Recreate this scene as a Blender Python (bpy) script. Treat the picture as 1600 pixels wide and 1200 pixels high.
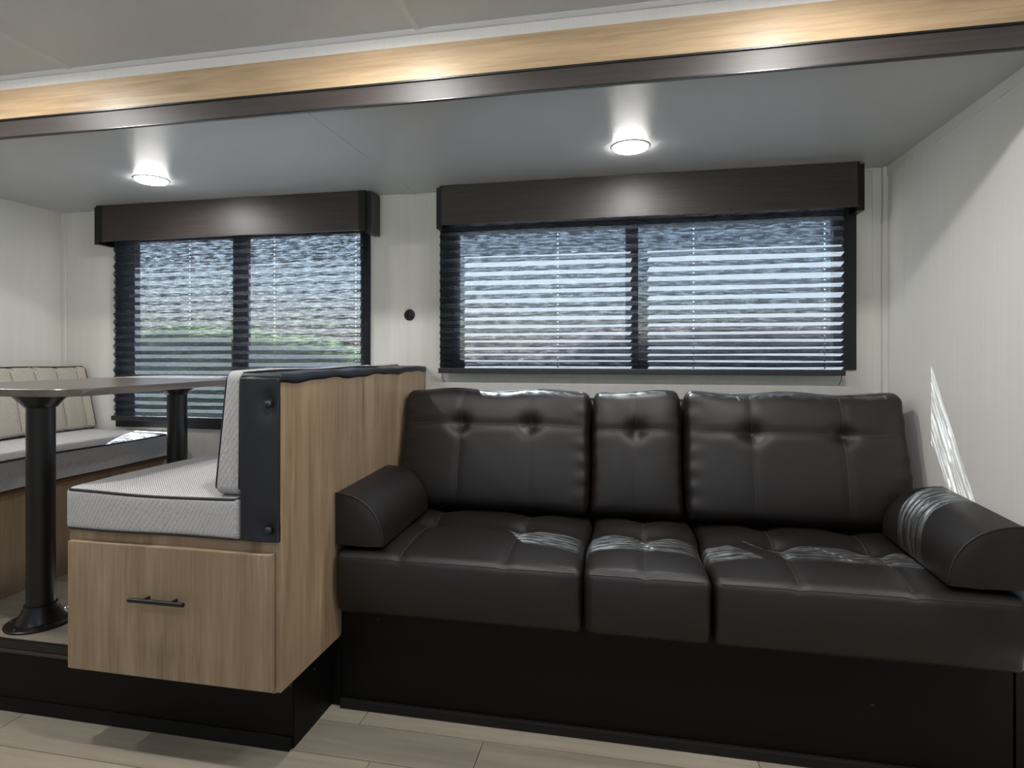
import bpy, bmesh, math, random
from mathutils import Vector, Matrix, noise
random.seed(4)
PI = math.pi
scn = bpy.context.scene
COL = scn.collection
for o in list(bpy.data.objects):
    bpy.data.objects.remove(o, do_unlink=True)

# ------------------------------------------------------------------ camera, sky, sun, exposure
CAM_H = 1.17
cd = bpy.data.cameras.new('camera'); cam = bpy.data.objects.new('camera', cd); COL.objects.link(cam)
cam.location = (0, 0, CAM_H); cam.rotation_euler = (PI/2, 0, math.radians(11.38))
cd.sensor_width = 36; cd.lens = 36*930.4/1600; cd.shift_y = -46.7/1600; cd.clip_start = .01; cd.clip_end = 500
scn.camera = cam

SUN_DIR = Vector((.57, -1.0, -1.52)).normalized()      # the way the sunlight travels
world = bpy.data.worlds.new('sky'); scn.world = world; world.use_nodes = True
wn = world.node_tree; wn.nodes.clear()
wo = wn.nodes.new('ShaderNodeOutputWorld'); wb = wn.nodes.new('ShaderNodeBackground'); sk = wn.nodes.new('ShaderNodeTexSky')
sk.sky_type = 'NISHITA'; sk.sun_disc = False
sk.sun_elevation = math.asin(-SUN_DIR.z); sk.sun_rotation = math.atan2(-SUN_DIR.x, -SUN_DIR.y)
sk.dust_density = 2.0; sk.ozone_density = 1.5
wb.inputs['Strength'].default_value = .27
wh = wn.nodes.new('ShaderNodeMix'); wh.data_type = 'RGBA'; wh.inputs[0].default_value = .25; wh.inputs[7].default_value = (3.2, 3.3, 3.5, 1)   # thin bright haze over the whole sky
wn.links.new(sk.outputs[0], wh.inputs[6]); wn.links.new(wh.outputs[2], wb.inputs['Color']); wn.links.new(wb.outputs[0], wo.inputs['Surface'])
sd = bpy.data.lights.new('sun', 'SUN'); sd.energy = 60; sd.angle = .006; sd.color = (1, .96, .9)
sun = bpy.data.objects.new('sun', sd); COL.objects.link(sun)
sun.rotation_euler = SUN_DIR.to_track_quat('-Z', 'Y').to_euler()
sun.location = (-3, 6, 9)

vs = scn.view_settings
vs.view_transform = 'Standard'; vs.look = 'None'; vs.gamma = 1; vs.use_curve_mapping = False
vs.exposure = 0.15
LAMP_W_MAIN = 8.0
LAMP_W_SLIDE = 3.4

# ------------------------------------------------------------------ materials
def lin(r, g, b):
    f = lambda c: (c/255/12.92) if c/255 <= .04045 else ((c/255+.055)/1.055)**2.4
    return (f(r), f(g), f(b), 1)

class NT:
    def __init__(s, name):
        s.m = bpy.data.materials.new(name); s.m.use_nodes = True; s.t = s.m.node_tree; s.t.nodes.clear()
        s.out = s.t.nodes.new('ShaderNodeOutputMaterial')
    def n(s, kind, **kw):
        x = s.t.nodes.new('ShaderNode'+kind)
        for k, v in kw.items():
            if k in x.inputs.keys(): x.inputs[k].default_value = v
            else: setattr(x, k, v)
        return x
    def l(s, a, b): s.t.links.new(a, b)
    def bsdf(s, col=None, rough=.5, spec=.5, metal=0):
        b = s.n('BsdfPrincipled'); b.inputs['Roughness'].default_value = rough
        b.inputs['Specular IOR Level'].default_value = spec; b.inputs['Metallic'].default_value = metal
        if col is not None: b.inputs['Base Color'].default_value = col
        s.l(b.outputs[0], s.out.inputs['Surface']); return b
    def coord(s, scale=(1, 1, 1), which='Object', rot=(0, 0, 0)):
        c = s.n('TexCoord'); mp = s.n('Mapping'); mp.inputs['Scale'].default_value = scale; mp.inputs['Rotation'].default_value = rot
        s.l(c.outputs[which], mp.inputs['Vector']); return mp.outputs[0]
    def noise(s, vec, scale=1, detail=4, rough=.5):
        x = s.n('TexNoise'); x.inputs['Scale'].default_value = scale; x.inputs['Detail'].default_value = detail
        x.inputs['Roughness'].default_value = rough; s.l(vec, x.inputs['Vector']); return x.outputs['Fac']
    def ramp(s, fac, stops):
        r = s.n('ValToRGB'); e = r.color_ramp.elements
        while len(e) < len(stops): e.new(.5)
        for i, (p, c) in enumerate(stops): e[i].position = p; e[i].color = c
        s.l(fac, r.inputs['Fac']); return r.outputs['Color']
    def mix(s, fac, a, b, mode='MIX'):
        x = s.n('Mix', data_type='RGBA', blend_type=mode)
        if isinstance(fac, (int, float)): x.inputs[0].default_value = fac
        else: s.l(fac, x.inputs[0])
        for v, i in ((a, 6), (b, 7)):
            if isinstance(v, tuple): x.inputs[i].default_value = v
            else: s.l(v, x.inputs[i])
        return x.outputs[2]
    def bump(s, h, strength, dist, b):
        x = s.n('Bump'); x.inputs['Strength'].default_value = strength; x.inputs['Distance'].default_value = dist
        s.l(h, x.inputs['Height']); s.l(x.outputs[0], b.inputs['Normal'])
    def math(s, op, a, b=None, c=None):
        x = s.n('Math', operation=op)
        for i, v in enumerate((a, b, c)):
            if v is None: continue
            if isinstance(v, (int, float)): x.inputs[i].default_value = v
            else: s.l(v, x.inputs[i])
        return x.outputs[0]

def plain(name, col, rough=.5, spec=.5, metal=0, bump=0, bscale=400):
    t = NT(name); b = t.bsdf(col, rough, spec, metal)
    if bump:
        t.bump(t.noise(t.coord(), bscale, 3), bump, .001, b)
    return t.m

def wood(name, axis, c0, c1, c2, rough=.36):
    t = NT(name); b = t.bsdf(None, rough, .45)
    sc = [24, 24, 24]; sc[axis] = 2.0
    fine = [150, 150, 150]; fine[axis] = 5
    blot = [5, 5, 5]; blot[axis] = 1.6
    v = t.coord(tuple(sc)); n1 = t.noise(v, 1, 6, .6)
    n2 = t.noise(t.coord(tuple(fine)), 1, 3, .6)
    n3 = t.noise(t.coord(tuple(blot)), 1, 4, .55)
    c = t.ramp(n1, [(.32, c0), (.5, c1), (.68, c2)])
    c = t.mix(t.ramp(n3, [(.38, (0, 0, 0, 1)), (.62, (.75, .75, .75, 1))]), c, t.mix(.55, c0, c1))
    c = t.mix(.35, c, t.ramp(n2, [(.3, (.45, .42, .4, 1)), (.6, (1, 1, 1, 1))]), 'MULTIPLY')
    t.l(c, b.inputs['Base Color'])
    t.bump(n2, .12, .001, b)
    return t.m

OAK = (lin(128, 109, 88), lin(158, 136, 110), lin(176, 155, 129))
WARM = (lin(156, 131, 102), lin(186, 160, 127), lin(200, 175, 143))
M = {}
M['oak_z'] = wood('oak laminate upright grain', 2, *OAK)
M['oak_x'] = wood('oak laminate long grain', 0, *OAK)
M['fascia'] = wood('fascia oak', 0, *WARM, rough=.37)
M['far_wood'] = wood('bench oak', 2, *OAK)

def leather():
    t = NT('dark brown leather'); b = t.bsdf(lin(24, 20, 18), .46, .5)
    n = t.noise(t.coord((1, 1, 1)), 420, 4, .6)
    v = t.n('TexVoronoi'); v.inputs['Scale'].default_value = 260; t.l(t.coord(), v.inputs['Vector'])
    h = t.math('ADD', t.math('MULTIPLY', v.outputs['Distance'], .6), n)
    w = t.noise(t.coord((1, 1, 1)), 9, 3, .5)
    hh = t.math('ADD', t.math('MULTIPLY', h, .05), w)
    t.bump(hh, .25, .006, b); return t.m
M['leather'] = leather()
M['stitch'] = plain('leather seam', lin(56, 50, 46), .45, .5)
M['piping_dark'] = plain('dark piping', lin(22, 22, 25), .5)
M['channel'] = plain('channel seam', lin(120, 112, 102), .8)
M['vinyl'] = plain('black vinyl', lin(25, 28, 36), .42, .5, bump=.15, bscale=500)
M['black'] = plain('matte black', lin(19, 18, 18), .6, .35)
M['base_black'] = plain('black skirt board', lin(9, 8, 8), .5, .2)
M['metal_black'] = plain('black metal', lin(16, 16, 18), .32, .5)
M['frame_black'] = plain('black window frame', lin(24, 27, 33), .45, .4)
M['screw'] = plain('steel screw', lin(120, 120, 125), .35, .5, 1)

def fabric(name, c_hi, c_lo, c_dark):
    t = NT(name); b = t.bsdf(None, .9, .15)
    def wv(ax, s, rot):
        w = t.n('TexWave', wave_type='BANDS', bands_direction=ax); w.inputs['Scale'].default_value = s
        w.inputs['Distortion'].default_value = 1.2; w.inputs['Detail'].default_value = 1; w.inputs['Detail Scale'].default_value = 2
        t.l(t.coord((1, 1, 1), rot=rot), w.inputs['Vector']); return w.outputs['Fac']
    a = wv('X', 88, (.5, .5, .6)); c = wv('Z', 88, (.5, -.5, .2))
    n = t.noise(t.coord(), 260, 3, .7)
    k = t.math('ADD', t.math('MULTIPLY', t.math('MULTIPLY', a, c), .8), t.math('MULTIPLY', n, .55))
    col = t.ramp(k, [(.2, c_dark), (.42, c_lo), (.75, c_hi)])
    t.l(col, b.inputs['Base Color']); t.bump(k, .5, .002, b); return t.m
M['fabric'] = fabric('woven light grey fabric', lin(214, 212, 210), lin(186, 185, 185), lin(112, 112, 116))
M['fabric_tan'] = fabric('woven beige grey fabric', lin(196, 188, 176), lin(178, 170, 158), lin(140, 132, 122))

def wallmat():
    t = NT('off white wall vinyl'); b = t.bsdf(None, .5, .4)
    n = t.noise(t.coord((160, 160, 3)), 1, 4, .65); n2 = t.noise(t.coord((30, 30, 1)), 1, 3)
    c = t.ramp(n, [(.3, lin(210, 208, 204)), (.7, lin(217, 215, 211))])
    c = t.mix(.15, c, t.ramp(n2, [(.35, lin(212, 206, 195)), (.65, lin(224, 222, 217))]))
    t.l(c, b.inputs['Base Color']); t.bump(n, .12, .001, b); return t.m
M['wall'] = wallmat()
def ceilmat():
    t = NT('satin white ceiling panel'); b = t.bsdf(lin(186, 188, 190), .33, .5)
    t.bump(t.noise(t.coord(), 330, 2, .6), .6, .002, b); return t.m
M['ceiling'] = ceilmat()
M['batten'] = plain('ceiling batten', lin(196, 197, 197), .5)
M['white_trim'] = plain('white trim', lin(212, 211, 206), .5)
def dark_board():
    t = NT('dark brown laminate'); b = t.bsdf(None, .46, .5)
    n = t.noise(t.coord((3, 90, 90)), 1, 4, .6)
    t.l(t.ramp(n, [(.3, lin(46, 40, 39)), (.7, lin(60, 53, 51))]), b.inputs['Base Color'])
    t.bump(t.noise(t.coord((60, 300, 300)), 1, 2), .2, .001, b); return t.m
M['dark_board'] = dark_board()
def tabletop():
    t = NT('grey brown table laminate'); b = t.bsdf(None, .3, .5)
    n = t.noise(t.coord((30, 3, 30)), 1, 5, .6)
    t.l(t.ramp(n, [(.3, lin(76, 68, 65)), (.7, lin(104, 95, 90))]), b.inputs['Base Color']); return t.m
M['tabletop'] = tabletop()
def plank():
    t = NT('grey beige vinyl plank'); b = t.bsdf(None, .42, .4)
    oi = t.n('ObjectInfo'); c = t.n('TexCoord'); ad = t.n('VectorMath', operation='MULTIPLY_ADD')
    ad.inputs[1].default_value = (1, 1, 1); t.l(c.outputs['Object'], ad.inputs[0])
    cx = t.n('CombineXYZ'); t.l(t.math('MULTIPLY', oi.outputs['Random'], 40), cx.inputs[0]); t.l(t.math('MULTIPLY', oi.outputs['Random'], 9), cx.inputs[1])
    t.l(cx.outputs[0], ad.inputs[2])
    mp = t.n('Mapping'); mp.inputs['Scale'].default_value = (2.2, 26, 1); t.l(ad.outputs[0], mp.inputs['Vector'])
    n = t.noise(mp.outputs[0], 1, 6, .62)
    col = t.ramp(n, [(.3, lin(128, 119, 104)), (.5, lin(157, 147, 130)), (.7, lin(178, 168, 150))])
    col = t.mix(.55, col, t.ramp(oi.outputs['Random'], [(0, lin(132, 125, 114)), (1, lin(170, 162, 146))]))
    t.l(col, b.inputs['Base Color']); return t.m
M['plank'] = plank()
M['subfloor'] = plain('dark joint', lin(92, 84, 74), .8)
M['blind_rail'] = plain('black blind rail', lin(38, 38, 42), .4)
M['cord'] = plain('thin dark cord', lin(40, 42, 46), .6)

def blind_fabric(name, cords, tr_lo, tr_hi, glow):
    """thin dark pleated weave: part light scattered through, part see-through, with cord holes"""
    t = NT(name)
    tc = t.n('TexCoord'); sp = t.n('SeparateXYZ'); t.l(tc.outputs['UV'], sp.inputs[0])
    u, v = sp.outputs[0], sp.outputs[1]
    mp = t.n('Mapping'); mp.inputs['Scale'].default_value = (17, 2.4, 1); mp.inputs['Rotation'].default_value = (0, 0, .03); t.l(tc.outputs['UV'], mp.inputs['Vector'])
    n1 = t.noise(mp.outputs[0], 1, 5, .68)
    mp2 = t.n('Mapping'); mp2.inputs['Scale'].default_value = (150, 9, 1); t.l(tc.outputs['UV'], mp2.inputs['Vector'])
    n2 = t.noise(mp2.outputs[0], 1, 3, .6)
    n = t.math('ADD', t.math('MULTIPLY', n1, .75), t.math('MULTIPLY', n2, .25))
    k = t.n('MapRange'); t.l(n, k.inputs[0]); k.inputs[1].default_value = .45; k.inputs[2].default_value = .61; k.inputs[3].default_value = tr_lo; k.inputs[4].default_value = tr_hi
    hole = None
    fr = t.math('ABSOLUTE', t.math('SUBTRACT', t.math('FRACT', v), .5)); hv = t.math('LESS_THAN', fr, .15)
    for cx in cords:
        h = t.math('LESS_THAN', t.math('ABSOLUTE', t.math('SUBTRACT', u, cx)), .003)
        hole = h if hole is None else t.math('MAXIMUM', hole, h)
    hole = t.math('MULTIPLY', hole, hv)
    fac = t.math('MAXIMUM', k.outputs[0], t.math('MULTIPLY', hole, .95))
    dif = t.n('BsdfDiffuse'); dif.inputs['Color'].default_value = lin(24, 25, 29)
    tl = t.n('BsdfTranslucent'); tl.inputs['Color'].default_value = glow
    gl = t.n('BsdfGlossy'); gl.inputs['Roughness'].default_value = .5; gl.inputs['Color'].default_value = (.5, .5, .55, 1)
    a = t.n('AddShader'); t.l(dif.outputs[0], a.inputs[0]); t.l(tl.outputs[0], a.inputs[1])
    g = t.n('MixShader'); g.inputs[0].default_value = .03; t.l(a.outputs[0], g.inputs[1]); t.l(gl.outputs[0], g.inputs[2])
    tp = t.n('BsdfTransparent'); tp.inputs['Color'].default_value = (.86, .93, 1, 1)
    m = t.n('MixShader'); t.l(fac, m.inputs[0]); t.l(g.outputs[0], m.inputs[1]); t.l(tp.outputs[0], m.inputs[2])
    t.l(m.outputs[0], t.out.inputs['Surface']); return t.m

def glass():
    t = NT('window glass'); tp = t.n('BsdfTransparent'); tp.inputs['Color'].default_value = (.9, .93, .95, 1)
    gl = t.n('BsdfGlossy'); gl.inputs['Roughness'].default_value = .02
    m = t.n('MixShader'); m.inputs[0].default_value = .06
    t.l(tp.outputs[0], m.inputs[1]); t.l(gl.outputs[0], m.inputs[2]); t.l(m.outputs[0], t.out.inputs['Surface']); return t.m
M['glass'] = glass()
def emit(name, col, s):
    t = NT(name); e = t.n('Emission'); e.inputs['Color'].default_value = col; e.inputs['Strength'].default_value = s
    t.l(e.outputs[0], t.out.inputs['Surface']); return t.m
M['lens'] = emit('lit lamp lens', (1, .98, .95, 1), 52)
M['lens_main'] = emit('lit ceiling lamp lens', (1, .97, .93, 1), 60)
def ground():
    t = NT('grass field'); b = t.bsdf(None, .95, .1); n = t.noise(t.coord((.5, .5, .5)), 1, 8, .7)
    t.l(t.ramp(n, [(.3, lin(52, 70, 30)), (.55, lin(88, 108, 52)), (.75, lin(120, 124, 84))]), b.inputs['Base Color']); return t.m
M['grass'] = ground()
def bounce_gravel():
    t = NT('pale gravel'); b = t.bsdf(None, .95, .1); n = t.noise(t.coord(), 14, 6, .7)
    t.l(t.ramp(n, [(.3, lin(106, 108, 112)), (.7, lin(156, 158, 162))]), b.inputs['Base Color']); return t.m
M['bounce_gravel'] = bounce_gravel()
def hedge_mat():
    t = NT('hedge leaves'); b = t.bsdf(None, .9, .1); n = t.noise(t.coord(), 1.6, 8, .75)
    t.l(t.ramp(n, [(.3, lin(44, 60, 34)), (.5, lin(78, 96, 58)), (.7, lin(124, 132, 96))]), b.inputs['Base Color']); return t.m
M['hedge'] = hedge_mat()
def dry():
    t = NT('dry hedge twigs'); b = t.bsdf(None, .9, .1); n = t.noise(t.coord(), 1.6, 8, .75)
    t.l(t.ramp(n, [(.3, lin(58, 52, 52)), (.5, lin(92, 84, 82)), (.7, lin(128, 122, 112))]), b.inputs['Base Color']); return t.m
M['hedge_dry'] = dry()

# ------------------------------------------------------------------ mesh helpers
def mesh_obj(name, vf, mat, parent=None, smooth=False, off=None):
    v, f = vf[0], vf[1]
    if off is not None: v = [(a[0]-off[0], a[1]-off[1], a[2]-off[2]) for a in v]
    me = bpy.data.meshes.new(name); me.from_pydata([tuple(a) for a in v], [], f); me.update()
    if len(vf) > 2:
        uv = me.uv_layers.new(name='UVMap')
        for p in me.polygons:
            for li in p.loop_indices: uv.data[li].uv = vf[2][me.loops[li].vertex_index]
    bm = bmesh.new(); bm.from_mesh(me)
    if len(vf) <= 2: bmesh.ops.recalc_face_normals(bm, faces=bm.faces)
    bm.to_mesh(me); bm.free()
    if smooth is True:
        for p in me.polygons: p.use_smooth = True
    elif smooth:
        for p in me.polygons: p.use_smooth = True
        me.set_sharp_from_angle(angle=math.radians(smooth))
    me.materials.append(M[mat] if isinstance(mat, str) else mat)
    o = bpy.data.objects.new(name, me); COL.objects.link(o)
    if parent: o.parent = parent
    return o
def rootloc(p):
    while p.parent: p = p.parent
    return p.location
def part(name, vf, mat, parent, smooth=False, label=None):
    o = mesh_obj(name, vf, mat, parent, smooth, rootloc(parent))
    if label: o['label'] = label
    return o
def tag(o, label, cat, group=None):
    o['label'] = label; o['category'] = cat
    if group: o['group'] = group
    return o
def thing(name, loc, label, cat, group=None):
    o = bpy.data.objects.new(name, None); COL.objects.link(o); o.location = loc; o.empty_display_size = .05
    return tag(o, label, cat, group)
def struct(name, vf, mat, smooth=False, label=None):
    o = mesh_obj(name, vf, mat, None, smooth); o['kind'] = 'structure'
    if label: o['label'] = label
    return o
def sroot(name, loc, label=None):
    o = bpy.data.objects.new(name, None); COL.objects.link(o); o.location = loc; o.empty_display_size = .05; o['kind'] = 'structure'
    if label: o['label'] = label
    return o
def join(*parts):
    V, F = [], []
    for p in parts:
        n = len(V); V += list(p[0]); F += [tuple(i+n for i in f) for f in p[1]]
    return V, F
def box(x0, x1, y0, y1, z0, z1, bev=0, seg=2):
    v = [(x, y, z) for z in (z0, z1) for y in (y0, y1) for x in (x0, x1)]
    f = [(0, 2, 3, 1), (4, 5, 7, 6), (0, 1, 5, 4), (2, 6, 7, 3), (0, 4, 6, 2), (1, 3, 7, 5)]
    if not bev: return v, f
    bm = bmesh.new(); bv = [bm.verts.new(a) for a in v]
    for q in f: bm.faces.new([bv[i] for i in q])
    bmesh.ops.bevel(bm, geom=bm.edges[:], offset=bev, segments=seg, affect='EDGES', profile=.6)
    bm.verts.index_update(); r = [tuple(a.co) for a in bm.verts], [tuple(a.index for a in p.verts) for p in bm.faces]
    bm.free(); return r
def xform(vf, fn): return [fn(Vector(a)) for a in vf[0]], vf[1]
def lathe(prof, c, n=32, axis=2):
    V, F = [], []
    for r, h in prof:
        for i in range(n):
            a = 2*PI*i/n; p = [r*math.cos(a), r*math.sin(a), h]
            if axis == 1: p = [p[0], p[2], p[1]]
            if axis == 0: p = [p[2], p[0], p[1]]
            V.append((p[0]+c[0], p[1]+c[1], p[2]+c[2]))
    m = len(prof)
    for j in range(m-1):
        for i in range(n):
            k = (i+1) % n; F.append((j*n+i, j*n+k, (j+1)*n+k, (j+1)*n+i))
    F.append(tuple(range(n-1, -1, -1))); F.append(tuple((m-1)*n+i for i in range(n)))
    return V, F
def tube(pts, r, n=6, closed=False):
    pts = [Vector(p) for p in pts]; m = len(pts); V, F = [], []; up = Vector((0, 0, 1)); prev = None
    for i, p in enumerate(pts):
        a = pts[(i-1) % m] if (closed or i) else p; b = pts[(i+1) % m] if (closed or i < m-1) else p
        t = (b-a).normalized()
        if prev is None: s = t.cross(up) if abs(t.z) < .9 else t.cross(Vector((1, 0, 0)))
        else: s = prev - t*prev.dot(t)
        s.normalize(); prev = s; q = t.cross(s)
        for k in range(n):
            w = 2*PI*k/n; V.append(p + s*(r*math.cos(w)) + q*(r*math.sin(w)))
    for i in range(m if closed else m-1):
        j = (i+1) % m
        for k in range(n):
            l = (k+1) % n; F.append((i*n+k, i*n+l, j*n+l, j*n+k))
    if not closed: F.append(tuple(range(n-1, -1, -1))); F.append(tuple((m-1)*n+k for k in range(n)))
    return [tuple(v) for v in V], F
def prism(prof, axis, a, b):
    """2-D outline swept along an axis; outline coords are the two other axes in order"""
    n = len(prof); V = []
    for s in (a, b):
        for p in prof:
            q = [p[0], p[1]]; q.insert(axis, s); V.append(tuple(q))
    F = [tuple(range(n)), tuple(range(2*n-1, n-1, -1))]
    for i in range(n): j = (i+1) % n; F.append((i, j, n+j, n+i))
    return V, F
def rpoint(p, h, r):
    q = Vector([max(-h[i]+r[i], min(h[i]-r[i], p[i])) for i in range(3)]); d = p-q
    dn = Vector([d[i]/r[i] for i in range(3)]); l = dn.length
    if l > 1e-9: dn /= l
    else: return Vector(p)
    return q + Vector([dn[i]*r[i] for i in range(3)])
def rbox(h, r, step, fn):
    """rounded box of half size h, corner radii r (per axis), grid step; every vertex then goes through fn"""
    if isinstance(r, (int, float)): r = (r, r, r)
    seen = {}; V, F = [], []
    def axis_pts(i):
        st = step[i] if isinstance(step, (tuple, list)) else step
        n = max(2, int(round(2*(h[i]-r[i])/st))); inner = [-h[i]+r[i]+2*(h[i]-r[i])*k/n for k in range(n+1)]
        m = 4; lo = [-h[i]+r[i]*(1-math.cos(PI/2*k/m)) if 0 else -h[i]+r[i]*(1-math.tan(PI/4*(1-k/m))) for k in range(m)]
        hi = [-x for x in reversed(lo)]
        return lo+inner+hi
    A = [axis_pts(i) for i in range(3)]
    def vid(p):
        k = tuple(round(c, 6) for c in p)
        if k not in seen:
            seen[k] = len(V); V.append(tuple(fn(rpoint(Vector(p), h, r))))
        return seen[k]
    for ax in range(3):
        b, c = [i for i in range(3) if i != ax]
        for s in (-1, 1):
            for i in range(len(A[b])-1):
                for j in range(len(A[c])-1):
                    q = []
                    for (ii, jj) in ((i, j), (i+1, j), (i+1, j+1), (i, j+1)):
                        p = [0, 0, 0]; p[ax] = s*h[ax]; p[b] = A[b][ii]; p[c] = A[c][jj]; q.append(vid(p))
                    F.append(tuple(q))
    return V, F

# ------------------------------------------------------------------ setting
XL, XR, YB, YF = -3.0, 1.012, 2.66, 1.602        # slide-out: left / right wall, back wall, opening plane
ZC, ZM, ZS = 1.925, 2.086, .23                   # slide ceiling, main ceiling, slide floor
RX0, RX1, RY0 = -4.2, 2.4, -.85                  # main room
def wall_holes(x0, x1, z0, z1, y0, y1, holes):
    xs = sorted({x0, x1, *[h[0] for h in holes], *[h[1] for h in holes]}); zs = sorted({z0, z1, *[h[2] for h in holes], *[h[3] for h in holes]})
    out = []
    for i in range(len(xs)-1):
        for j in range(len(zs)-1):
            cx, cz = (xs[i]+xs[i+1])/2, (zs[j]+zs[j+1])/2
            if any(h[0] < cx < h[1] and h[2] < cz < h[3] for h in holes): continue
            out.append(box(xs[i], xs[i+1], y0, y1, zs[j], zs[j+1]))
    return join(*out)
W1 = (-2.655, -1.225, .79, 1.80); W2 = (-.875, .896, 1.105, 1.79); W3 = (-2.4, 1.0, .85, 1.82)
hole = lambda w: (w[0]+.03, w[1]-.03, w[2]+.03, w[3]-.03)
struct('wall_back', wall_holes(XL-.05, XR+.05, 0, ZC+.06, YB, YB+.05, [hole(W1), hole(W2)]), 'wall')
struct('wall_left', box(XL-.05, XL, YF, YB, 0, ZC+.06), 'wall')
struct('wall_right', join(box(XR, XR+.05, YF, YB, .38, ZC+.06), box(XR, XR+.05, 1.85, YB, 0, .38)), 'wall')
struct('wall_front', wall_holes(RX0, RX1, 0, ZM, RY0-.05, RY0, [W3]), 'wall')
struct('wall_far_left', box(RX0-.05, RX0, RY0-.05, YF+.05, 0, ZM), 'wall')
struct('wall_far_right', box(RX1, RX1+.05, RY0-.05, YF+.05, 0, ZM), 'wall')
struct('wall_side', join(box(RX0, XL, YF, YF+.05, 0, ZM), box(XR+.1, RX1, YF, YF+.05, 0, .38), box(XR, RX1, YF, YF+.05, .38, ZM), box(XL, XR, YF, YF+.05, ZC+.002, ZM)), 'wall')
# floors with planks
floor = struct('floor', box(RX0-.05, RX1+.05, RY0-.05, YB+.05, -.05, -.006), 'subfloor')
pm = box(-.5, .5, -.5, .5, -.5, .5)
def make_planks(parent, x0, x1, y0, y1, z, th, w, L, seed):
    rnd = random.Random(seed); g = .0012
    bm = bmesh.new(); me = None
    y = y1
    while y > y0+.005:
        yy = max(y0, y-w); x = x0 - rnd.random()*L*.9
        while x < x1:
            a, b = max(x, x0), min(x+L, x1); x += L
            if b-a < .02: continue
            vf = box(-(b-a)/2+g, (b-a)/2-g, -(y-yy)/2+g, (y-yy)/2-g, -th/2, th/2)
            o = mesh_obj('plank', vf, 'plank', parent); l = rootloc(parent)
            o.location = ((a+b)/2-l[0], (y+yy)/2-l[1], z-th/2-l[2])
        y -= w
make_planks(floor, RX0, RX1, RY0, 1.90, 0, .008, .152, 1.2, 8)
sfl = struct('slide_floor', box(XL, -.985, YF+.012, YB, -.006, ZS-.006), 'black')
make_planks(sfl, XL, -1.0, YF+.004, YB, ZS, .008, .152, 1.2, 3)
# black step under the dinette
rz = sroot('step_riser', (-2, YF, 0), 'black step front below the dinette floor')
part('riser_board', box(XL, -.985, YF, YF+.012, 0, ZS-.03), 'base_black', rz)
part('riser_side', box(-.997, -.983, YF+.004, 1.86, 0, ZS-.004), 'base_black', rz)
part('corner_filler', box(-.985, -.9475, 1.832, 1.85, 0, .232), 'base_black', rz)
part('nosing', box(XL, -.985, YF-.006, YF+.02, ZS-.03, ZS-.002, .002), 'metal_black', rz)
part('nosing_lip', box(XL, -.985, YF-.010, YF+.01, ZS-.042, ZS-.031, .002), 'dark_board', rz)
part('wiper_seal', prism([(YF-.016, .001), (YF+.004, .001), (YF+.004, .036), (YF-.004, .036)], 0, XL, -.988), 'base_black', rz)
part('screw', lathe([(.0045, 0), (.0045, .002), (.002, .003)], (-.983, 1.72, .175), 10, 0), 'screw', rz)
# ceilings
mc = struct('ceiling', box(RX0, RX1, RY0, YF+.05, ZM, ZM+.04), 'ceiling')
for x in (-2.94, -1.765, -.59, .585, 1.76):
    part('batten', prism([(x-.012, ZM+.001), (x-.008, ZM-.004), (x+.008, ZM-.004), (x+.012, ZM+.001)], 1, RY0, YF-.004), 'batten', mc)
part('cove_strip', prism([(YF+.001, ZM-.011), (YF-.006, ZM-.010), (YF-.014, ZM-.003), (YF-.014, ZM+.001), (YF+.001, ZM+.001)], 0, RX0, RX1), 'batten', mc)
sc_ = struct('slide_ceiling', box(XL, XR, YF, YB, ZC, ZC+.04), 'ceiling')
part('batten', prism([(-1.01, ZC+.001), (-1.006, ZC-.0025), (-.994, ZC-.0025), (-.99, ZC+.001)], 1, YF+.05, YB), 'ceiling', sc_)
# corner strips of the slide-out
t1 = struct('trim_1', box(XR-.055, XR-.022, YB-.004, YB, ZS, ZC, .001), 'white_trim')
struct('trim_2', box(XR-.02, XR, YB-.014, YB, ZS, ZC, .002), 'white_trim')
struct('trim_3', box(XL, XL+.028, YB-.01, YB, ZS, ZC, .002), 'white_trim')
struct('trim_4', box(XR-.006, XR, YF+.05, YB-.014, ZC-.036, ZC, .0015), 'white_trim')
struct('trim_5', box(XL+.028, XR-.055, YB-.006, YB, ZC-.012, ZC, .001), 'white_trim')
# header over the slide-out opening
fb = struct('trim_6', box(RX0, RX1, YF-.012, YF, 1.939, 2.039, .001), 'fascia', label='long oak fascia board over the slide-out opening')
bt = sroot('trim_7', (0, YF, 1.879), 'dark brown metal trim below the oak fascia')
part('trim_face', box(RX0, RX1, YF-.016, YF-.002, 1.879, 1.937, .002), 'dark_board', bt)
part('trim_lip', box(RX0, RX1, YF-.021, YF-.010, 1.934, 1.9395, .001), 'metal_black', bt)
part('trim_lip', box(RX0, RX1, YF-.019, YF-.008, 1.877, 1.8815, .001), 'metal_black', bt)

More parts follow.
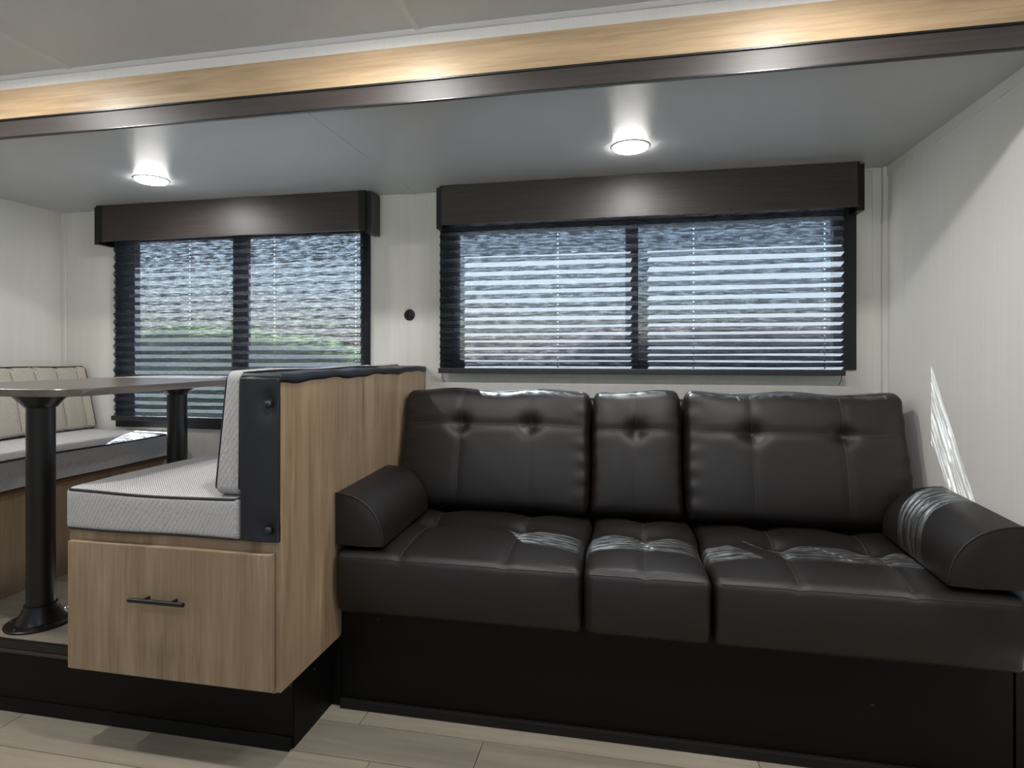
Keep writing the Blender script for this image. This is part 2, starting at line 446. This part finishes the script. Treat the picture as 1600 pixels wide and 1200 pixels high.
# ------------------------------------------------------------------ windows
def window(name, w, mull, y, label, fw=.075, depth=.03, mw=.055, top=.05, fl=None):
    fl = fl or fw
    r = sroot(name, ((w[0]+w[1])/2, y, w[2]), label)
    part('window_frame', wall_holes(w[0], w[1], w[2], w[3], y-.008, y+depth, [(w[0]+fl, w[1]-fw, w[2]+.038, w[3]-top)]), 'frame_black', r)
    part('mullion', box(mull-mw/2, mull+mw/2, y-.004, y+depth-.004, w[2]+.036, w[3]-top+.002, .002), 'frame_black', r)
    for a, b in ((w[0]+fl, mull-mw/2), (mull+mw/2, w[1]-fw)):
        part('pane', box(a-.002, b+.002, y+.012, y+.016, w[2]+.036, w[3]-top+.002), 'glass', r)
    return r
window('window_1', W1, -1.925, YB, 'black framed sliding window behind the dinette', fl=.115, fw=.05, mw=.08)
window('window_2', W2, 0, YB, 'black framed sliding window above the sofa', fw=.086, top=.065)
window('fill_window', W3, -.7, RY0-.04, 'unseen window added across the aisle to let in fill daylight', fw=.04)  # added out of view behind the camera, for cool daylight fill

# ------------------------------------------------------------------ pleated blinds and valances
def blind(name, x0, x1, zb, zt, yc, amp, pitch, squeeze, cords, mat, label, tabs):
    r = thing(name, ((x0+x1)/2, yc, zb), label, 'blind')
    zs = [zt]; z = zt
    while z > zb+.03:
        k = (z-zb)/(zt-zb); z -= pitch/2*(1-squeeze*max(0, 1-k*2.2)); zs.append(z)
    zs[-1] = zb+.02
    V, F, U = [], [], []; rnd = random.Random(len(zs))
    for i, z in enumerate(zs):
        y = yc + (amp if i % 2 else -amp)*(1+.08*rnd.uniform(-1, 1)); zz = z + rnd.uniform(-.0012, .0012)
        nseg = 24
        for k in range(nseg+1):
            x = x0+(x1-x0)*k/nseg
            V.append((x, y+.0012*math.sin(x*9+i), zz+.0012*math.sin(x*6+i*1.3))); U.append((x, float(i)))
    n = 25
    for i in range(len(zs)-1):
        for k in range(n-1): F.append((i*n+k, i*n+k+1, (i+1)*n+k+1, (i+1)*n+k))
    part('pleated_fabric', (V, F, U), mat, r)
    part('bottom_rail', box(x0-.004, x1+.004, yc-.016, yc+.016, zb, zb+.024, .003), 'blind_rail', r)
    part('head_rail', box(x0, x1, yc-.016, yc+.016, zt-.004, zt+.03, .002), 'blind_rail', r)
    for x in tabs:
        part('cord', tube([(x, yc+.008, zb+.002), (x, yc+.014, zb-.02), (x, YB-.003, zb-.04)], .0014, 5), 'cord', r)
    return r
CL = [-2.565, -2.17, -1.70, -1.275]; CR = [-.80, -.32, .255, .765]
M['blind_L'] = blind_fabric('pleated weave dinette', CL, .02, .52, (.020, .023, .028, 1))
M['blind_R'] = blind_fabric('pleated weave sofa', CR, .03, .36, (.043, .049, .058, 1))
blind('pleated_blind', -2.617, -1.236, .83, 1.79, 2.605, .0065, .0415, .1, CL, M['blind_L'], 'tall black pleated blind on the window behind the dinette table', (-2.60, -1.26))
blind('pleated_blind', -.862, .835, 1.083, 1.79, 2.612, .0095, .041, .45, CR, M['blind_R'], 'wide black pleated blind on the window above the sofa', (-.855, .83))
def valance(x0, x1, z0, z1, yf, label, sides):
    r = thing('window_valance', ((x0+x1)/2, YB, z0), label, 'valance')
    part('front_board', box(x0, x1, yf, yf+.014, z0, z1, .0015), 'dark_board', r)
    for s, x in ((-1, x0), (1, x1)):
        part('end_bracket', join(box(min(x, x+s*.028), max(x, x+s*.028), yf+.012, YB, z0-.012, z1-.003, .001), box(min(x-s*.03, x+s*.004), max(x-s*.03, x+s*.004), yf-.002, yf+.03, z0, z1, .001)) if sides else
             join(box(min(x, x+s*.028), max(x, x+s*.028), yf+.02, YB, z0-.012, z1-.003, .001), box(min(x-s*.004, x+s*.004), max(x-s*.004, x+s*.004), yf, yf+.03, z0, z1, .001)), 'metal_black', r)
        for z in (z0+.03, z1-.03):
            if sides: part('screw', lathe([(.003, 0), (.003, -.0015), (.001, -.002)], (x-s*.015, yf-.002, z), 8, 1), 'metal_black', r)
    part('top_board', box(x0, x1, yf+.01, YB, z1-.012, z1-.003), 'metal_black', r)
    return r
valance(-2.665, -1.205, 1.742, ZC-.002, 2.55, 'dark brown valance board over the dinette window', True)
valance(-.838, .870, 1.748, ZC-.002, 2.55, 'dark brown valance board over the sofa window', False)

# ------------------------------------------------------------------ lamps
def puck(name, x, y, z, watts, label, lens, group, r0=.062):
    r = thing(name, (x, y, z), label, 'light', group)
    part('trim_ring', lathe([(r0+.008, .0005), (r0+.008, -.002), (r0+.003, -.0035), (r0-.004, -.0035), (r0-.004, .0005)], (x, y, z), 40), 'white_trim', r, True)
    part('lens', lathe([(r0, -.003), (r0, -.007), (r0*.9, -.012), (r0*.6, -.016), (.004, -.018)], (x, y, z), 40), lens, r, True)
    ld = bpy.data.lights.new('lamp_glow', 'AREA'); ld.shape = 'DISK'; ld.size = r0*1.9; ld.energy = watts; ld.color = (1, .98, .95)
    lo = bpy.data.objects.new('lamp_glow', ld); COL.objects.link(lo); lo.parent = r; lo.location = (0, 0, -.021)
    return r
puck('recessed_light', -.005, 2.205, ZC, LAMP_W_SLIDE, 'round lit ceiling light above the sofa', 'lens', 'slide-out ceiling lights')
puck('recessed_light', -2.035, 2.215, ZC, LAMP_W_SLIDE, 'round lit ceiling light above the dinette table', 'lens', 'slide-out ceiling lights')
for x in (-3.1, -1.9, -.66, .40, 1.6):
    puck('ceiling_light', x, 1.20, ZM, LAMP_W_MAIN, 'round lit ceiling light near the oak fascia', 'lens_main', 'aisle ceiling lights', .04)
for x in (-2.3, -.5, 1.3):  # second row, added out of view as fill lamps
    puck('ceiling_light', x, .15, ZM, LAMP_W_MAIN*.3, 'unseen round fill light added to the ceiling over the middle of the aisle', 'lens_main', 'aisle ceiling lights', .04)

# ------------------------------------------------------------------ sofa
sofa = thing('sofa', (0, 2.1, 0), 'dark brown leather three-section sofa with tufted cushions under the wide window', 'sofa')
part('base', join(box(-.946, XR-.001, 1.83, 2.58, .001, .37, .002), box(XR-.01, XR+.095, 1.83, 1.848, .001, .37)), 'base_black', sofa)
part('toe_strip', box(-.946, XR+.095, 1.815, 1.831, .001, .03, .003), 'black', sofa)
for x, z in ((-.815, .30), (.66, .19)):
    part('screw', lathe([(.004, 0), (.004, -.002), (.0015, -.003)], (x, 1.83, z), 10, 1), 'metal_black', sofa)
part('back_frame', rbox((.945, .05, .28), .03, .1, lambda p: Vector((p.x+.01, p.y+2.565+.1*(p.z), p.z+.70))), 'leather', sofa, True)

def g(d, s): return math.exp(-d*d/(2*s*s))
def seat(x0, x1, seams, rows, zt, yf=1.765, yb=2.42):
    w, d, t = (x1-x0)/2, (yb-yf)/2, .20/2
    xc, yc, zc = (x0+x1)/2, (yf+yb)/2, zt-t
    def fn(p):
        q = Vector(p); top = max(0, p.z/t)
        if p.z > -t*.2:
            u, v = p.x/w, p.y/d
            crown = .026*(1-u**4)*(1-min(1, abs(v))**4)
            if v < -.55: crown *= 1
            dz = crown
            for sx in seams:
                sxx = (sx-xc)
                dz -= .005*g(p.x-sxx, .010)
                for ry in rows: dz -= .024*g(p.x-sxx, .034)*g(p.y-(ry-yc), .034)
            for ry in rows[:1]: dz -= .006*g(p.y-(ry-yc), .04)
            for ry in rows[1:]: dz -= .003*g(p.y-(ry-yc), .03)
            q.z += dz*top
        # front face bulges, lower edge tucks back
        if p.y < 0:
            fr = max(0, (-p.y/d-.75)/.25)
            q.y -= fr*(.014*(1-(p.z/t)**2)*(1-(p.x/w)**6)) ; q.y += fr*max(0, -p.z/t)*.018
        q.x += .004*math.sin(p.y*14)*(1 if abs(p.x) > w*.9 else 0)
        return q+Vector((xc, yc, zc))
    o = part('seat_cushion', rbox((w, d, t), (.022, .026, .026), (.013, .013, .03), fn), 'leather', sofa, True)
    srf = lambda x, y: fn(rpoint(Vector((x-xc, y-yc, t)), (w, d, t), (.022, .026, .026)))+Vector((0, 0, .0006))
    for sx in seams:
        part('seam', tube([srf(sx+.004*s, yf+.014+(yb-yf-.1)*k/40) for k in range(41) for s in (0,)], .0016, 5), 'stitch', o, True)
    part('seam', tube([fn(rpoint(Vector((-w+.02+(2*w-.04)*k/50, -d, t-.008)), (w, d, t), (.022, .026, .026)))+Vector((0, -.0005, 0)) for k in range(51)], .0018, 5), 'stitch', o, True)
    return o
seat(-.944, -.150, (-.72, -.38), (2.10, 2.31), .530)
seat(-.144, .220, (.040,), (2.09, 2.31), .530)
seat(.226, 1.008, (.455, .74), (2.07, 2.29), .530)

def backc(x0, x1, seams, tz):
    w, t, hh = (x1-x0)/2, .085, .245; xc = (x0+x1)/2
    tilt = math.radians(15); R = Matrix.Rotation(-tilt, 3, 'X'); C = Vector((xc, 2.405, .775)); rr = (.03, .05, .042)
    zc_ = tz-.775
    def fn(p):
        q = Vector(p); u, v = p.x/w, p.z/hh
        if p.y < t*.5:
            k = max(0, min(1, (t*.5-p.y)/(t*1.2)))
            dy = .030*(1-abs(u)**4)*(1-abs(v)**4)
            for sx in seams:
                dy -= .0035*g(p.x-(sx-xc), .009)*(1 if v > -.7 else max(0, (v+1)/.3))
                dy -= .030*g(p.x-(sx-xc), .026)*g(p.z-zc_, .022)
            dy -= .0055*g(p.z-zc_, .010)
            q.y -= dy*k
        # puckered side gathers
        if abs(u) > .8: q.y += .0035*math.sin(p.z*95+xc*7)*(abs(u)-.8)/.2
        q.x *= 1 - .02*max(0, v)**3 + .006*math.sin(p.z*21+xc*5)
        q.z += .006*math.sin(p.x*17+xc*3)*max(0, v)
        return R @ q + C
    o = part('back_cushion', rbox((w, t, hh), rr, .0125, fn), 'leather', sofa, True)
    for sx in seams:
        part('seam', tube([fn(rpoint(Vector((sx-xc, -t, hh-.02-(2*hh-.08)*k/40)), (w, t, hh), rr))+Vector((0, -.0004, 0)) for k in range(41)], .0016, 5), 'stitch', o, True)
    part('seam', tube([fn(rpoint(Vector((-w+.03+(2*w-.06)*k/50, -t, zc_)), (w, t, hh), rr))+Vector((0, -.0004, 0)) for k in range(51)], .0016, 5), 'stitch', o, True)
    return o
backc(-.940, -.160, (-.68, -.395), .865)
backc(-.155, .188, (.017,), .855)
backc(.195, .968, (.435, .745), .855)

def arm(s, xo, width, label):
    y0, y1, b = 1.785, 2.30, .165; n = 14; rows = []
    prof = lambda k: [(-width*math.cos(PI/2*i/n)**.9 if i < n else 0, b*math.sin(PI/2*i/n)**.95) for i in range(n+1)]
    pr = prof(0)
    pr = [(0, 0)] + [(-width*.6, -.004)] + pr       # (offset from outer side, height)
    V, F = [], []; m = len(pr); ys = [y0+(y1-y0)*k/16 for k in range(17)]
    for k, y in enumerate(ys):
        e = k/16; sc = 1 if e < .8 else math.sqrt(max(.05, 1-((e-.8)/.2)**2*.8)); zb = .553+.02*e
        for (dx, dz) in pr:
            fr = .012*(1-e)**8
            V.append((xo+s*(dx*sc), y-fr*0, zb+dz*sc))
    for k in range(16):
        for i in range(m):
            j = (i+1) % m; F.append((k*m+i, k*m+j, (k+1)*m+j, (k+1)*m+i))
    # softly domed ends
    for k, dy in ((0, -.014), (16, .014)):
        c = len(V); cx = sum(V[k*m+i][0] for i in range(m))/m; cz = sum(V[k*m+i][2] for i in range(m))/m
        V.append((cx, ys[k]+dy, cz))
        for i in range(m): F.append((k*m+i, k*m+(i+1) % m, c))
    o = part('armrest', (V, F), 'leather', sofa, 50)
    part('piping', tube([(V[i][0], V[i][1]-.001, V[i][2]) for i in range(2, m)], .0032, 6), 'leather', o, True)
arm(1, 1.004, .178, '')
arm(-1, -.944, .165, '')

# ------------------------------------------------------------------ dinette benches
PX = -.949
nb = thing('dinette_bench', (-1.3, 2.07, ZS), 'oak dinette bench with drawer, its back to the leather sofa', 'bench')
part('side_panel', box(PX-.018, PX, 1.484, YB-.001, .235, 1.098, .001), 'oak_z', nb)
part('panel_edge', box(PX-.016, PX+.001, YB-.03, YB-.001, .5, 1.099, .001), 'oak_z', nb)
part('face_frame', wall_holes(-1.646, PX-.016, .232, .648, 1.484, 1.502, [(-1.60, -1.03, .29, .59)]), 'oak_z', nb)
part('seat_deck', box(-1.62, PX-.016, 1.50, YB-.001, .625, .648), 'oak_x', nb)
part('aisle_panel', box(-1.64, -1.622, 1.50, YB-.001, ZS, .64), 'oak_z', nb)
dr = part('drawer_front', box(-1.632, -.967, 1.464, 1.483, .245, .619, .0015), 'oak_z', nb)
hd = part('handle', tube([(-1.396, 1.438, .474), (-1.219, 1.438, .474)], .0066, 14), 'metal_black', dr, 40, 'black bar pull')
for x in (-1.353, -1.262):
    part('handle_post', tube([(x, 1.440, .474), (x, 1.466, .474)], .005, 12), 'metal_black', dr, 40)
part('drawer_box', join(box(-1.59, -1.04, 1.483, 1.95, .30, .31), box(-1.59, -1.58, 1.483, 1.95, .31, .56), box(-1.05, -1.04, 1.483, 1.95, .31, .56)), 'oak_x', nb)
# black vinyl back: padded upright with tufted front, rolled over the panel
bx0, bx1 = -1.066, PX+.001
def wf(p):
    q = Vector(p)
    if p.y < -.5:
        for zz in (.185, -.192): q.y += .012*g(p.z-zz, .02)*g(p.x-.012, .02)
        q.y -= .006*(1-(p.x/.056)**2)
    if p.z > .2: q.z += .003*math.sin(p.y*19)+.0025*math.sin(p.y*43+1)
    return q+Vector(((bx0+bx1)/2, (1.474+YB)/2, (.655+1.106)/2))
# hollow of the upright is filled; outer side stays flush with the oak panel
vb = part('back_wrap', rbox(((PX-.017-bx0)/2, (YB-1.476)/2, .2255), .012, (.012, .02, .02), lambda p: wf(p)+Vector(((bx0+PX-.017)/2-(bx0+bx1)/2, 0, 0))), 'vinyl', nb, True)
part('front_flap', rbox(((bx1-bx0)/2, .006, .2245), .0045, .0085, lambda p: (lambda q: q)(Vector((p.x+(bx0+bx1)/2, p.y+1.475 + (.012*sum(g(p.z-zz, .024)*g(p.x-.029, .018) for zz in (.151, -.196)) - .004*(1-(p.x/.057)**2)), p.z+.8805 - (.004 if p.z < -.2 else 0))))), 'vinyl', nb, True)
def roll(p):
    q = Vector(p); w = .0035*math.sin(p.y*17+.6)+.002*math.sin(p.y*41)
    if p.z < 0: q.z += w
    else: q.z += w*.5
    return q+Vector(((bx0+bx1)/2+.001, (1.472+YB)/2, 1.103))
part('top_roll', rbox(((bx1-bx0)/2+.004, (YB-1.474)/2-.001, .013), .0095, (.02, .02, .006), roll), 'vinyl', nb, True)
for z in (.8805+.151, .8805-.196):
    b = part('button', lathe([(.0115, .004), (.0115, -.003), (.0085, -.0075), (.004, -.0095), (.0005, -.0098)], (-.980, 1.4735, z), 18, 1), 'vinyl', nb, True)

def piping_ring(pts, parent, r=.0042, mat='piping_dark'):
    part('piping', tube(pts, r, 7, True), mat, parent, True)
def box_cushion(name, x0, x1, y0, y1, z0, z1, mat, label, group=None, crown=.012, channels=0, sag=0):
    loc = ((x0+x1)/2, (y0+y1)/2, z0); w, d, t = (x1-x0)/2, (y1-y0)/2, (z1-z0)/2
    r = thing(name, loc, label, 'cushion', group); rr = (.02, .02, .016)
    def fn(p):
        q = Vector(p); u, v = p.x/w, p.y/d
        if p.z > 0: q.z += crown*(1-u**4)*(1-v**4)*p.z/t - sag*g(u, .5)*max(0, -v)**6
        q.y += .0045*math.sin(p.x*13)*(abs(v) > .95)
        q.x += .004*math.sin(p.y*11)*(abs(u) > .95)
        q.z += .003*math.sin(p.x*9+p.y*5)*max(0, p.z/t)
        return q+Vector((loc[0], loc[1], z0+t))
    part('cover', rbox((w, d, t), rr, (.02, .02, .02), fn), mat, r, True)
    for zz in (t-.004, -t+.004):
        ring = []; hx, hy, n = w-.001, d-.001, 30
        P = [(-hx+.018+(2*hx-.036)*k/n, -hy) for k in range(n+1)] + [(hx, -hy+.018+(2*hy-.036)*k/n) for k in range(n+1)] + [(hx-.018-(2*hx-.036)*k/n, hy) for k in range(n+1)] + [(-hx, hy-.018-(2*hy-.036)*k/n) for k in range(n+1)]
        for (x, y) in P:
            p = rpoint(Vector((x*1.0, y*1.0, zz)), (w, d, t), rr); q = fn(p)
            ring.append(q)
        if zz > 0 or 1: piping_ring(ring, r)
    return r
box_cushion('bench_seat_cushion', -1.658, -1.068, 1.472, YB-.01, .648, .772, 'fabric', 'light grey woven seat cushion on the oak drawer bench', 'dinette cushions', .010, sag=.006)
# upright back cushion of the near bench (tapers to the top)
def back_cushion(name, xb, xt, thick_b, thick_t, y0, y1, z0, z1, mat, label, group, s, channels=None):
    """leans on x = xb (bottom) / xt (top); s=-1 faces -x, s=+1 faces +x"""
    d, hh = (y1-y0)/2, (z1-z0)/2
    r = thing(name, ((xb+xt)/2, (y0+y1)/2, z0), label, 'cushion', group); rr = (.022, .02, .026); T = .06
    def fn(p):
        k = (p.z+hh)/(2*hh); th = thick_b+(thick_t-thick_b)*k; xr = xb+(xt-xb)*k
        x = p.x/T                                   # -1 back .. 1 face
        bul = .012*(1-(p.y/d)**4)*(1-(p.z/hh)**4) if x > .2 else 0
        if channels and x > .2:
            ph = (p.y/channels) % 1.0; bul -= .009*(g(ph, .06)+g(ph-1, .06))
        return Vector((xr+s*((x+1)/2*th+bul), p.y+(y0+y1)/2, p.z+(z0+z1)/2+.002*math.sin(p.y*12)))
    H = (T, d, hh)
    c = part('cover', rbox(H, rr, (.02, channels/8 if channels else .02, .02), fn), mat, r, True)
    n = 30
    for xx in (T-.003, -T+.003):
        hy, hz = d-.001, hh-.001; q = .02
        P = [(-hy+q+(2*hy-2*q)*k/n, -hz) for k in range(n+1)] + [(hy, -hz+q+(2*hz-2*q)*k/n) for k in range(n+1)] + [(hy-q-(2*hy-2*q)*k/n, hz) for k in range(n+1)] + [(-hy, hz-q-(2*hz-2*q)*k/n) for k in range(n+1)]
        piping_ring([fn(rpoint(Vector((xx, a, b)), H, rr)) for a, b in P], r, .0038)
    if channels:
        k = math.ceil((-d+.03)/channels)
        while k*channels < d-.03:
            part('channel_seam', tube([fn(rpoint(Vector((T, k*channels, -hh+.03+(2*hh-.06)*j/12)), H, rr)) for j in range(13)], .0026, 5), 'channel', c, True); k += 1
    return r
back_cushion('bench_back_cushion', -1.070, -1.068, .085, .045, 1.476, YB-.02, .776, 1.124, 'fabric', 'light grey woven back cushion against the black vinyl bench back', 'dinette cushions', -1)

fbn = thing('dinette_bench', (-2.65, 2.1, ZS), 'oak dinette bench against the end wall, beyond the table', 'bench')
part('front_panel', box(-2.388, -2.37, 1.62, YB-.001, ZS, .625, .001), 'far_wood', fbn)
part('top_rail', box(-2.39, -2.352, 1.62, YB-.001, .628, .66, .001), plain('red brown edge', lin(128, 84, 56), .5), fbn, False, 'reddish brown edge rail')
part('end_panel', box(XL+.002, -2.388, 1.62, 1.638, ZS, .625, .001), 'far_wood', fbn)
part('seat_deck', box(XL+.002, -2.386, 1.638, YB-.001, .62, .655), 'oak_x', fbn)
part('back_board', box(XL+.002, XL+.05, 1.62, YB-.002, .655, 1.09, .002), 'vinyl', fbn)
box_cushion('bench_seat_cushion', XL+.055, -2.272, 1.60, YB-.012, .655, .775, 'fabric', 'light grey woven seat cushion on the bench against the end wall', 'dinette cushions', .010)
back_cushion('bench_back_cushion', XL+.052, XL+.052, .20, .12, 1.62, YB-.018, .782, 1.112, 'fabric_tan', 'beige grey back cushion with vertical channels on the far bench', 'dinette cushions', 1, .113)

# ------------------------------------------------------------------ dinette table
tb = thing('dinette_table', (-2.08, 2.05, ZS), 'grey brown dinette table on two black pedestal legs', 'table')
def rrect(x0, x1, y0, y1, r, n=10):
    P = []
    for cx, cy, a in ((x1-r, y0+r, -PI/2), (x1-r, y1-r, 0), (x0+r, y1-r, PI/2), (x0+r, y0+r, PI)):
        for k in range(n+1): P.append((cx+r*math.cos(a+PI/2*k/n), cy+r*math.sin(a+PI/2*k/n)))
    return P
TZ = 1.066
def slab(P, z0, z1, e=.002):
    n = len(P); c = (sum(p[0] for p in P)/n, sum(p[1] for p in P)/n); V, F = [], []
    for z, s in ((z0, e), (z0+e, 0), (z1-e, 0), (z1, e)):
        for p in P:
            dx, dy = p[0]-c[0], p[1]-c[1]; l = math.hypot(dx, dy); V.append((p[0]-dx/l*s, p[1]-dy/l*s, z))
    for j in range(3):
        for i in range(n): k = (i+1) % n; F.append((j*n+i, j*n+k, (j+1)*n+k, (j+1)*n+i))
    F.append(tuple(range(n-1, -1, -1))); F.append(tuple(3*n+i for i in range(n))); return V, F
part('tabletop', slab(rrect(-2.29, -1.61, 1.445, 2.52, .10), TZ-.023, TZ), 'tabletop', tb, 40)
def pedestal(x, y):
    z1 = TZ-.023; c = (x, y, 0)
    leg = part('leg', lathe([(.0425, ZS+.06), (.0425, z1-.05), (.0425, z1-.03)], c, 32), 'metal_black', tb, 40)
    part('base_flange', lathe([(.104, ZS+.0005), (.104, ZS+.006), (.098, ZS+.010), (.074, ZS+.013), (.070, ZS+.018), (.050, ZS+.058), (.050, ZS+.066), (.043, ZS+.068)], c, 40), 'metal_black', leg, 35)
    part('top_flange', lathe([(.0435, z1-.060), (.048, z1-.058), (.062, z1-.040), (.082, z1-.018), (.084, z1-.001)], c, 40), 'metal_black', leg, 35)
    for k in range(6):
        a = k*PI/3+.5
        part('screw', lathe([(.005, .0), (.005, .0015), (.002, .003)], (x+.088*math.cos(a), y+.088*math.sin(a), ZS+.0105), 10), 'screw', leg, True)
pedestal(-2.036, 1.725); pedestal(-2.066, 2.40)

# ------------------------------------------------------------------ round wall plate
sp_ = thing('wall_jack', (-1.028, YB, 1.355), 'small round black wall jack between the two blinds', 'wall jack')
part('plate', lathe([(.026, .0), (.027, -.003), (.024, -.0055), (.0175, -.006), (.016, -.004), (.002, -.004)], (-1.028, YB, 1.355), 32, 1), 'metal_black', sp_, 40)
part('socket', lathe([(.0145, -.003), (.0145, -.0062), (.006, -.0072), (.001, -.0075)], (-1.028, YB, 1.355), 24, 1), 'black', sp_, 40)
part('pin', lathe([(.0032, -.006), (.0032, -.011), (.0012, -.012)], (-1.020, YB, 1.356), 12, 1), 'screw', sp_, True)

# ------------------------------------------------------------------ outdoors
struct('lawn', join(box(-60, 60, 14, 90, -.95, -.9), box(-60, -20, -60, 14, -.95, -.9), box(20, 60, -60, 14, -.95, -.9), box(-20, 20, -60, -22, -.95, -.9)), 'grass')
struct('bounce_gravel_pad', box(-20, 20, -22, 14, -.96, -.905), 'bounce_gravel')  # added out of sight, bounces neutral sunlight up to the ceilings
def hedge(x0, x1, nx, mat, label):
    V, F = [], []; nz = 14
    for i in range(nx+1):
        x = x0+(x1-x0)*i/nx; e = min(1, .35+2.2*min(i, nx-i)/nx*3)
        for j in range(nz+1):
            a = PI*j/nz; b = 1.5*(1+.25*noise.noise(Vector((x*.4, j*.3, 0))))
            hgt = 2.85*e*(1+.14*noise.noise(Vector((x*.25, 3, 0)))+.06*noise.noise(Vector((x*1.4, j, 5))))
            V.append((x, 17-b*math.cos(a), -.92+hgt*math.sin(a)))
    for i in range(nx):
        for j in range(nz): F.append((i*(nz+1)+j, i*(nz+1)+j+1, (i+1)*(nz+1)+j+1, (i+1)*(nz+1)+j))
    F.append(tuple(range(nz+1))); F.append(tuple(nx*(nz+1)+j for j in range(nz, -1, -1)))
    tag(mesh_obj('hedge', (V, F), mat, None, 60), label, 'hedge')
hedge(-45, -5.6, 80, 'hedge', 'green hedge seen through the blind behind the dinette')
hedge(-5.2, 35, 80, M['hedge_dry'], 'grey brown hedge seen through the blind above the sofa')
